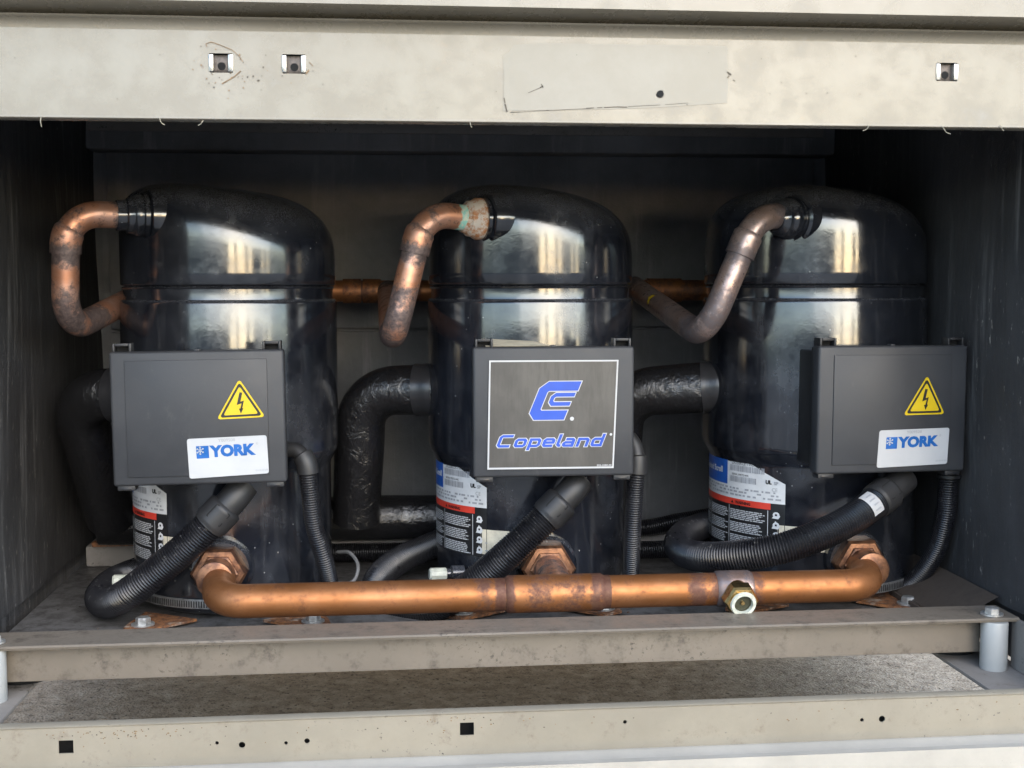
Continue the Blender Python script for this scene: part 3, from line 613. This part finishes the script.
        Q = [(186, 438.5), (265, 436.5), (266.5, 475), (187.5, 478.5)] if ci == 0 else [(878.5, 430), (950, 428.5), (948.5, 465), (876.5, 467.5)]
        Q = [Vector((*loc(*q), 0)) for q in Q]; d = Decal(fl)
        def bl(u, v): p_ = Q[3].lerp(Q[2], u).lerp(Q[0].lerp(Q[1], u), v); return p_.x, p_.y
        def qp(sh, mat, layer): d.put(([bl(a, b) for a, b in sh[0]], sh[1]), mat, layer)
        n = []
        for cxx, cyy, a0 in ((.97, .06, -90), (.97, .94, 0), (.03, .94, 90), (.03, .06, 180)):
            for i in range(4): a_ = R(a0+30*i); n.append((cxx+.03*math.cos(a_), cyy+.06*math.sin(a_)))
        qp((n, [list(range(16))]), 'sticker_white', 0)
        # artwork units: label 1 x 1, photo zoom 465 x 232
        Z = lambda x, y: ((x-35)/465, 1-(y-402)/232)
        a, b = Z(85, 520), Z(158, 447); qp(rect2(*a, *b), 'ink_blue', 1)
        fx, fy = Z(108, 474)
        for i in range(6):
            a_ = R(60*i+30); ex, ey = 24/465*math.cos(a_), 24/232*math.sin(a_)
            qp(stroke([(fx+ex*.12, fy+ey*.12), (fx+ex, fy+ey)], .013), 'sticker_white', 2)
            for sg in (-1, 1):
                a2 = a_+sg*.55; qp(stroke([(fx+ex*.55, fy+ey*.55), (fx+ex*.55+9/465*math.cos(a2), fy+ey*.55+9/232*math.sin(a2))], .010), 'sticker_white', 2)
        v, f = text2d('YORK', 1.0, .06); xs = [q[0] for q in v]; ys = [q[1] for q in v]; a, b = Z(160, 518), Z(432, 446)
        qp(([(a[0]+(q[0]-min(xs))/(max(xs)-min(xs))*(b[0]-a[0]), a[1]+(q[1]-min(ys))/(max(ys)-min(ys))*(b[1]-a[1])) for q in v], f), 'ink_blue', 1)
        v, f = text2d('Y009508', 1.0, .01); a, b = Z(216, 428), Z(315, 410); xs = [q[0] for q in v]; ys = [q[1] for q in v]
        qp(([(a[0]+q[0]/max(xs)*(b[0]-a[0]), a[1]+q[1]/max(ys)*(b[1]-a[1])) for q in v], f), 'ink_grey', 1)
        v, f = text2d('024-30187-000', 1.0, .01); a, b = Z(422, 616), Z(496, 606); xs = [q[0] for q in v]; ys = [q[1] for q in v]
        qp(([(a[0]+q[0]/max(xs)*(b[0]-a[0]), a[1]+q[1]/max(ys)*(b[1]-a[1])) for q in v], f), 'ink_grey', 1)
        v, f = text2d('®', 1.0); a, b = Z(434, 456), Z(447, 441); xs = [q[0] for q in v]; ys = [q[1] for q in v]
        qp(([(a[0]+(q[0]-min(xs))/(max(xs)-min(xs))*(b[0]-a[0]), a[1]+(q[1]-min(ys))/(max(ys)-min(ys))*(b[1]-a[1])) for q in v], f), 'ink_grey', 1)
        d.mb.build('maker_label', root, tb, smooth=False)
    else:
        d = Decal(fl); zz = 5.49
        Zp = lambda x, y: loc(470+x/zz, 340+y/zz)
        corners = [Zp(98, 705), Zp(782, 708), Zp(806, 112), Zp(110, 110)]
        d.put((corners, [[0, 1, 2, 3]]), 'sticker_white', 0)
        inn = [Zp(107, 695), Zp(774, 698), Zp(797, 120), Zp(118, 119)]; d.put((inn, [[0, 1, 2, 3]]), 'plate_print', 1)
        def zp(sh, ox, oy, mat, layer, shear, sx=1.0, lf=0.0): d.put(([Zp(ox+(x+y*shear)*sx, oy-y) for x, y in sh[0]], sh[1]), mat, layer, lf)
        outer = [(219, 185), (54, 185), (32, 163), (32, 49), (54, 27), (206, 27)]; inner = [(212, 138), (110, 138), (97, 125), (97, 101), (110, 88), (206, 88)]
        def ext(p_, e): 
            a_, b_ = Vector(p_[0]), Vector(p_[1]); c_, d_ = Vector(p_[-1]), Vector(p_[-2]); q_ = list(p_); q_[0] = tuple(a_+(a_-b_).normalized()*e); q_[-1] = tuple(c_+(c_-d_).normalized()*e); return q_
        zp(stroke(ext(outer, 5), 60), 303, 438, 'sticker_white', 2, .40); zp(stroke(outer, 51), 303, 438, 'brand_blue', 3, .40)
        zp(stroke(ext(inner, 4), 30), 303, 438, 'sticker_white', 2, .40); zp(stroke(inner, 21), 303, 438, 'brand_blue', 3, .40)
        zp(disc2(0, 0, 11), 554, 432, 'sticker_white', 2, 0); zp(disc2(0, 0, 7), 766, 521, 'sticker_white', 2, 0)
        LET = {'C': (78, [([(63, 62.5), (15, 62.5), (8, 55), (8, 15), (15, 7.5), (60, 7.5)], 0)]), 'o': (65, [([(14, 7.5), (42, 7.5), (49, 14), (49, 36), (42, 42.5), (14, 42.5), (8, 36), (8, 14)], 1)]),
               'p': (65, [([(8, -16), (8, 42.5), (42, 42.5), (49, 36), (49, 14), (42, 7.5), (14, 7.5)], 0)]), 'e': (65, [([(14, 25), (49, 25), (49, 36), (42, 42.5), (14, 42.5), (8, 36), (8, 14), (14, 7.5), (50, 7.5)], 0)]),
               'l': (27, [([(8, 70), (8, 14), (15, 7.5), (22, 7.5)], 0)]), 'a': (66, [([(12, 42.5), (42, 42.5), (49, 36), (49, 0)], 0), ([(44, 25), (14, 25), (8, 20), (8, 12), (14, 7.5), (44, 7.5)], 0)]),
               'n': (66, [([(8, 0), (8, 42.5), (42, 42.5), (49, 36), (49, 0)], 0)]), 'd': (60, [([(49, 70), (49, 7.5), (14, 7.5), (8, 14), (8, 36), (14, 42.5), (44, 42.5)], 0)])}
        x = 0; kk = 0
        for ch in 'Copeland':
            adv, ss = LET[ch]
            for pts, cl in ss:
                pts = [(x+a_, b_) for a_, b_ in pts]
                zp(stroke(pts if cl else ext(pts, 4), 21, cl), 142, 586, 'sticker_white', 2+.02*kk, .33, 1.17, 8e-6); zp(stroke(pts, 13.5, cl), 142, 586, 'brand_blue', 3+.05*kk, .33, 1.17, 8e-6); kk += 7
            x += adv
        v, f = text2d('052-2580-00', 1.0, .02); xs = [q[0] for q in v]; ys = [q[1] for q in v]
        d.put(([Zp(690+q[0]/max(xs)*80, 695-q[1]/max(ys)*9) for q in v], f), 'sticker_white', 2)
        d.mb.build('emblem_plate', root, tb, smooth=False)
        q = MB(); a = Zp(95, 44); b = Zp(440, 44); q.add([mt @ Vector(p_) for p_ in ((a[0], .006, H/2+.0006), (b[0], .008, H/2+.0006), (b[0]-.012, .05, H/2+.004), (a[0], .075, H/2+.006))], [[0, 1, 2, 3]], 'paper_cream')
        q.add([mt @ Vector(p_) for p_ in ((a[0], .006, H/2+.0001), (b[0], .008, H/2+.0001), (b[0]-.012, .05, H/2+.0035), (a[0], .075, H/2+.0055))], [[3, 2, 1, 0]], 'paper_cream'); q.build('instruction_sheet', root, tb, smooth=False)
    C['mt'], C['W'], C['H'], C['root'] = mt, Wd, H, root
for i, C in enumerate(COMP): build_comp(i, C)
# ================================================================== PIPES
def at2(*q): return [at(*p) for p in q]
# -- discharge loops
HY = 1.70; hz = at(380, 291, HY).z
LOOP = [dict(p=[(66, 213, 1.366), (65, 333, 1.378), (168, 281, 1.60)], mat='copper_old', rad=[.034, .036], label='copper discharge loop in mottled orange bending down beside the left lining', sl=.62),
        dict(p=[(424, 213, 1.362), (393, 340, 1.358), (388, 291, HY-.01)], mat='copper_old', rad=[.036, .026], label='copper discharge loop with green verdigris at its collar, hanging beside the middle compressor', sl=.55),
        dict(p=[(759, 209, 1.350), (705, 338, 1.348), (634, 287, HY-.05)], mat='copper_grey', rad=[.040, .034], label='greyish copper discharge loop curving down from the dome of the rightmost compressor', sl=.5)]
for i, (C, L) in enumerate(zip(COMP, LOOP)):
    P = [C['boss']+C['dir']*.024] + at2(*L['p'])
    pts = fillet(P, L['rad'], .003); ln = .003*len(pts); down = P[1]-P[2]
    r = thing('discharge_pipe', tuple(P[1]), L['label'], 'copper pipe', 'copper discharge loops')
    s1 = (P[1]-P[0]).length*.75+down.length*.30; g_ = [.0, 1.0, .0][i]
    ht = bands((.005, .02, .9 if i != 1 else .5), (s1, .022, 1.0), (s1+.07, .03, .75), (s1+.115, .03, .8), (.06, .02, .35), (ln, .05, .9))
    m = MB(); m.tube(pts, .0143, L['mat'], 28, ht, bands((.012, .011, 1.1)) if i == 1 else None); m.build('pipe', r, angle=60)
    # brazed coupling sleeve half-way down
    def span(a, b): return [p_ for k_, p_ in enumerate(pts) if a <= k_*.003 <= b]
    sl = span(s1-.022, s1+.008); q = MB(); n_ = len(sl)
    q.tube(sl, lambda l: .0164 if .002 < l < .0285 else .0148, L['mat'], 28, bands((.026, .012, .85), (.0, .005, .6))); q.build('coupling', r, angle=35)
    if i != 1:                                               # small yellow arrow mark
        k_ = int((len(pts)*(.71 if i == 0 else .74))); c, tn = pts[k_], (pts[k_+1]-pts[k_-1]).normalized(); q = MB(); vw = (Vector((0, 0, ZC))-c).normalized()
        e2 = tn.cross(vw).normalized(); 
        def wrap(a_, b_, h_): n_ = (vw-tn*vw.dot(tn)).normalized(); an = b_/.0143; return c+tn*a_+(n_*math.cos(an)+e2*math.sin(an))*(.0143+h_)
        for f_, mt_, hh in ((1.0, 'ink_black', .0004), (.72, 'sticker_yellow', .0007)):
            tri = [(-.007*f_, .010*f_), (-.007*f_, 0), (-.006*f_, -.010*f_), (.001*f_, -.006*f_), (.006*f_, 0), (.001*f_, .006*f_)]
            q.add([wrap(a_, b_, hh) for a_, b_ in tri], [[0, 1, 4, 5], [1, 2, 3, 4]], mt_)
        q.build('arrow_sticker', r, smooth=False)
m = MB(); a, b = at(150, 292, HY), at(800, 288, HY); a.z = b.z = hz
hp = resample([a, b], .004)
m.tube(hp, .0143, 'copper', 28, bands(*[((at(px, 290, HY)-a).length, w, h) for px, w, h in ((360, .008, 1), (415, .012, .6), (655, .02, .7), (690, .02, .6))]))
for px in (352, 372, 655, 672):
    c = at(px, 291, HY); m.tube(resample([Vector((c.x-.012, HY, hz)), Vector((c.x+.012, HY, hz))], .004), .0165, 'copper', 28, lambda l: .45)
tag(m.build('discharge_header'), 'dark tarnished horizontal copper header pipe behind the three compressors', 'copper pipe')
# -- front equaliser pipe
EY = 1.27; ez1 = at(500, 594.5, EY).z
n1, n2, n3 = [C['nut'] for C in COMP]
e1 = at(219, 597.5, EY); e3 = at(869, 590.5, EY); e1.z = e3.z = ez1
root = thing('equalizer_pipe', tuple(e1), 'bright orange copper pipe running along the front and joining all three compressors', 'copper pipe')
P = [n1+Vector((0, -.02, 0)), e1, e3, n3+Vector((0, -.02, 0))]
pts = fillet(P, [.030, .034], .003); L0 = (e1-P[0]).length-.015
def sx(px): return L0+(at(px, 594, EY)-e1).length
m = MB(); m.tube(pts, .0172, 'copper', 32, bands((sx(505), .006, 1.2), (sx(527), .02, .5), (sx(580), .03, .4), (sx(607), .006, 1.2), (sx(488), .012, .55), (sx(700), .012, .7), (sx(728), .02, .8), (sx(757), .012, .6), (.0, .015, .6)))
m.build('pipe', root, angle=60)
m = MB(); ta, tb_ = at(505, 594.5, EY), at(609, 594.5, EY); ta.z = tb_.z = ez1
m.tube(resample([ta, tb_], .003), lambda l: .0196 if .002 < l < .0865*1.18 else .0176, 'copper', 32, bands((.0, .010, 1.2), (.035, .018, .55), (.07, .02, .5), (.106, .010, 1.1), (.094, .006, .9)))
tc = Vector((n2.x, EY, ez1)); m.tube(fillet([tc, tc.lerp(n2, .5)+Vector((0, 0, .002)), n2+Vector((0, -.02, 0))], .05, .003), .0178, 'copper_old', 28, lambda l: .5)
m.build('tee', root, angle=35)
for c in (n1, n3):
    q = MB(); q.lathe([(.0172, -.058), (.0192, -.057), (.0192, -.034), (.0172, -.030)], 'nut_copper', c, (0, 1, 0), 32); q.build('sleeve', root, angle=35)
vc = at(733, 592, EY); vc.z = ez1; q = MB()
q.tube(resample([vc-Vector((.02, 0, 0)), vc+Vector((.019, 0, 0))], .003), lambda l: .0192 if .003 < l < .036 else .0176, 'copper_grey', 32, bands((.004, .012, 1.0), (.036, .008, .6))); q.build('valve_saddle', root, angle=35)
va = Vector((.03, -1, -.22)).normalized(); q = MB()
q.lathe([(.0155, .0), (.0155, .018)], 'brass', vc, va, 24); q.lathe([(.0165, .017), (.0185, .019), (.0185, .030), (.0165, .033), (.0145, .0335), (.0140, .036), (.0118, .036), (.0112, .030)], 'brass', vc, va, sides=6)
sv = q.build('sight_valve', root, angle=25)
q = MB(); q.lathe([(.0138, .0364), (.0128, .0385), (.0098, .0385), (.0092, .034)], 'valve_cap', vc, va, 32, caps=False); q.lathe([(.0094, .033), (0, .0331)], 'glass_green', vc, va, 24); q.lathe([(.0022, .033), (.0020, .0352), (0, .0353)], 'brass', vc, va, 12); q.build('sight_glass', root, sv, angle=35)
# -- insulated suction lines
sz = at(400, 517, 1.62).z
SUC = [([(160, 394, 1.47), (76, 395, 1.50), (112, 520, 1.60)], .045, 'black wrapped suction elbow behind the leftmost terminal box'),
       ([(455, 389, 1.49), (362, 391, 1.52), (356, 520, 1.56)], .050, 'black wrapped suction elbow with taped end, left of the middle compressor'),
       ([(735, 385, 1.47), (622, 393, 1.51), (610, 530, 1.58)], .050, 'shiny black wrapped suction elbow, left of the rightmost compressor')]
for i, (P, rr_, lab) in enumerate(SUC):
    P = at2(*P); pts = fillet(P, rr_, .003); r = thing('suction_pipe', tuple(P[1]), lab, 'insulated pipe', 'black insulated suction elbows')
    rg = random.Random(i); ph = [rg.uniform(0, 6) for _ in range(3)]
    m = MB(); m.tube(pts, lambda l: .0302+.0005*math.sin(l*40+ph[0]), 'wrap_foil', 40); m.build('wrapping', r, angle=60)
    L0 = (P[0]-P[1]).length; a = L0*[.55, .42, .28][i]
    q = MB(); q.tube([p_ for k_, p_ in enumerate(pts) if a-.026 < k_*.003 < a+.002], lambda l: .0318+.0004*math.sin(l*300), 'wrap_tape', 40); q.build('tape_band', r, angle=60)
m = MB(); a, b = at(100, 517, 1.62), at(605, 517, 1.62); a.z = b.z = sz
m.tube(resample([a, b], .006), lambda l: .0285+.0006*math.sin(l*40), 'wrap_foil', 40)
sh = tag(m.build('suction_header', angle=60), 'thick black wrapped horizontal pipe low behind the compressors', 'insulated pipe')
# ================================================================== HOSES
def corr(m, pts, r, depth, pitch=.0030):
    n4 = 4
    def rad(l):
        f = (l/pitch) % 1.0; return r - depth*(.5-.5*math.cos(2*math.pi*f))**1.5
    m.tube(resample(pts, pitch/n4), rad, 'hose_plastic', 20)
def sub(pts, a, b):
    out, L = [], 0.0
    for i, p_ in enumerate(pts):
        if i: L += (p_-pts[i-1]).length
        if a <= L <= b: out.append(p_)
    return out
POW = [([(245, 484, 1.345), (228, 505, 1.335), (185, 548, 1.335), (130, 592, 1.345), (106, 603, 1.385), (101, 594, 1.45), (120, 578, 1.53), (175, 558, 1.60)], 'ribbed black hose from the leftmost box, sloping down to the floor on the left'),
       ([(580, 480, 1.345), (565, 498, 1.335), (510, 552, 1.335), (455, 597, 1.355), (415, 611, 1.385), (381, 598, 1.42), (378, 580, 1.46), (400, 560, 1.53), (445, 540, 1.60)], 'ribbed black hose from the middle box, dipping behind the orange copper pipe'),
       ([(905, 478, 1.345), (882, 497, 1.325), (845, 523, 1.300), (790, 546, 1.290), (735, 556, 1.310), (695, 556, 1.35), (678, 545, 1.42), (692, 530, 1.50), (745, 514, 1.60)], 'ribbed black hose from the rightmost box, with a white tag near its connector')]
for i, (P, lab) in enumerate(POW):
    pts = spline(at2(*P), .001); r = thing('power_conduit', tuple(pts[0]), lab, 'hose', 'ribbed power hoses')
    tot = sum((pts[k]-pts[k-1]).length for k in range(1, len(pts))); cl = .058
    m = MB(); corr(m, sub(pts, cl-.01, tot), .0172, .0017); m.build('hose', r, angle=60)
    q = MB(); seg_ = resample(sub(pts, 0, cl), .002)
    q.tube(seg_, lambda l: .0158 if l < .030 else (.0196 if .032 < l < .055 else .0185), 'casing_plastic', 28)
    cn = q.build('connector', r, angle=35)
    k_ = int(.042/.001); c, tn = pts[k_], (pts[k_+2]-pts[k_-2]).normalized(); vw = (Vector((0, 0, ZC))-c).normalized(); nn = (vw-tn*vw.dot(tn)).normalized(); e2 = tn.cross(nn)
    q = MB()
    def w2(a_, b_, h_): return c+tn*a_+(nn*math.cos(b_/.0197)+e2*math.sin(b_/.0197))*(.0197+h_)
    for pts2 in ([(-.0095, -.009), (-.0095, .009)], [(.0065, -.009), (.0065, .009)], [(-.0095, -.009), (-.0045, -.009)], [(-.0095, .009), (.0065, .009)], [(.002, -.009), (.0065, -.009)]):
        st_ = stroke(pts2, .0013); 
        q.add([w2(a_, b_, .0004) for a_, b_ in st_[0]], st_[1], 'gap_shade')
    q.build('latch', r, cn, smooth=False)
    if i == 2:
        q = MB(); tp_ = resample(sub(pts, .063, .080), .0017)
        def tagp(c_, b_, h_): return c_+(nn*math.cos(b_)+e2*math.sin(b_))*(.0176+h_)
        for b0_, b1_, i0, i1, h_, mt_ in [(-.75, .95, 0, len(tp_)-1, 0, 'sticker_white')] + [(-.5+.34*j_, -.5+.34*j_+.10, 2, len(tp_)-3-j_ % 2, .0003, 'ink_grey') for j_ in range(4)]:
            vs = []; nb = 9
            for ii in range(i0, i1+1): vs += [tagp(tp_[ii], b0_+(b1_-b0_)*j_/(nb-1), h_) for j_ in range(nb)]
            q.add(vs, [[ii*nb+j_, ii*nb+j_+1, (ii+1)*nb+j_+1, (ii+1)*nb+j_] for ii in range(i1-i0) for j_ in range(nb-1)], mt_)
        q.build('tag', r, angle=60)
SM = [([(284, 449, 1.37), (297, 451, 1.365), (306, 463, 1.36), (309, 485, 1.36), (314, 525, 1.365), (325, 562, 1.375), (333, 600, 1.40)], 'thin ribbed hose bending down from the right edge of the leftmost box'),
      ([(629, 437, 1.37), (635, 447, 1.365), (637, 463, 1.36), (635, 490, 1.36), (632, 540, 1.37), (630, 600, 1.40)], 'thin ribbed hose dropping straight from the right edge of the middle box'),
      ([(949, 468, 1.35), (948, 490, 1.35), (945, 520, 1.355), (935, 553, 1.37), (915, 580, 1.39), (890, 596, 1.41)], 'thin ribbed hose curving from under the rightmost box back towards its compressor')]
for i, (P, lab) in enumerate(SM):
    pts = spline(at2(*P), .001); r = thing('sensor_conduit', tuple(pts[0]), lab, 'hose', 'thin ribbed hoses')
    tot = sum((pts[k]-pts[k-1]).length for k in range(1, len(pts))); cl = .044 if i < 2 else .012; R_ = .0100 if i < 2 else .0112
    m = MB(); corr(m, sub(pts, cl-.006, tot), R_, .0011, .0027); m.build('hose', r, angle=60)
    q = MB(); q.tube(resample(sub(pts, 0, cl), .0015), lambda l: R_*.86 if l < cl*.55 else R_*1.18, 'casing_plastic', 24); q.build('connector', r, angle=35)
BK = [([(300, 553, 1.66), (380, 552, 1.66), (470, 550, 1.66)], .0125, 'straight ribbed hose lying low between the leftmost and middle compressors'),
      ([(560, 528, 1.66), (640, 528, 1.66), (680, 521, 1.66), (760, 508, 1.67)], .0115, 'upper of two ribbed hoses crossing low behind the gap left of the rightmost compressor'),
      ([(560, 551, 1.60), (640, 550, 1.60), (680, 548, 1.61), (760, 540, 1.64)], .0120, 'lower of two ribbed hoses crossing low behind the gap left of the rightmost compressor')]
for P, r_, lab in BK:
    m = MB(); corr(m, spline(at2(*P), .001), r_, .0012, .003); tag(m.build('back_conduit', angle=60), lab, 'hose', 'ribbed hoses along the back')
m = MB(); m.tube(spline(at2((338, 552, 1.50), (350, 553, 1.48), (358, 566, 1.46), (352, 582, 1.45), (330, 583, 1.44)), .003), .0022, 'grey_wire', 10); tag(m.build('loose_wire'), 'thin loose grey wire looping beside the thin hose of the leftmost compressor', 'wire')

# ================================================================== UNSEEN WALLS added to shape reflections and bounce light
flat('bounce_render', (.62, .54, .44), .85, 0, .12, 6)
flat('wall_render', (.30, .295, .28), .8, 0, .2, 4)
r = thing('reflection_wall', (0, -6, -.17), 'unseen low grey wall with gaps, added to stripe the reflections in the black shells', 'wall')  # added out of view so the gloss paint mirrors dark and bright stripes
for x0_, x1_, h_ in ((-16, .7, 0.92), (1.55, 1.85, 1.05), (3.1, 3.5, 1.05), (4.3, 6.2, .95), (6.9, 7.4, 1.05), (8.6, 18, 0.92)):
    q = MB(); q.box((x0_, -6.1, -.17), (x1_, -5.9, h_), 'wall_render', .01); q.box((x0_-.03, -6.14, h_+.002), (x1_+.03, -5.86, h_+.06), 'wall_render', .01); q.build('wall_panel', r)

r = thing('bounce_wall', (0, 2.75, -.17), 'unseen pale wall added behind the cabinet to bounce warm light under it', 'wall')  # added out of view: blocks blue sky, bounces warm light under the cabinet
q = MB(); q.box((-3.5, 2.75, -.17), (4.5, 2.95, 2.3), 'bounce_render', .01); q.build('wall_face', r)
q = MB(); q.box((-3.55, 2.70, 2.302), (4.55, 3.0, 2.38), 'wall_render', .01); q.build('coping', r)
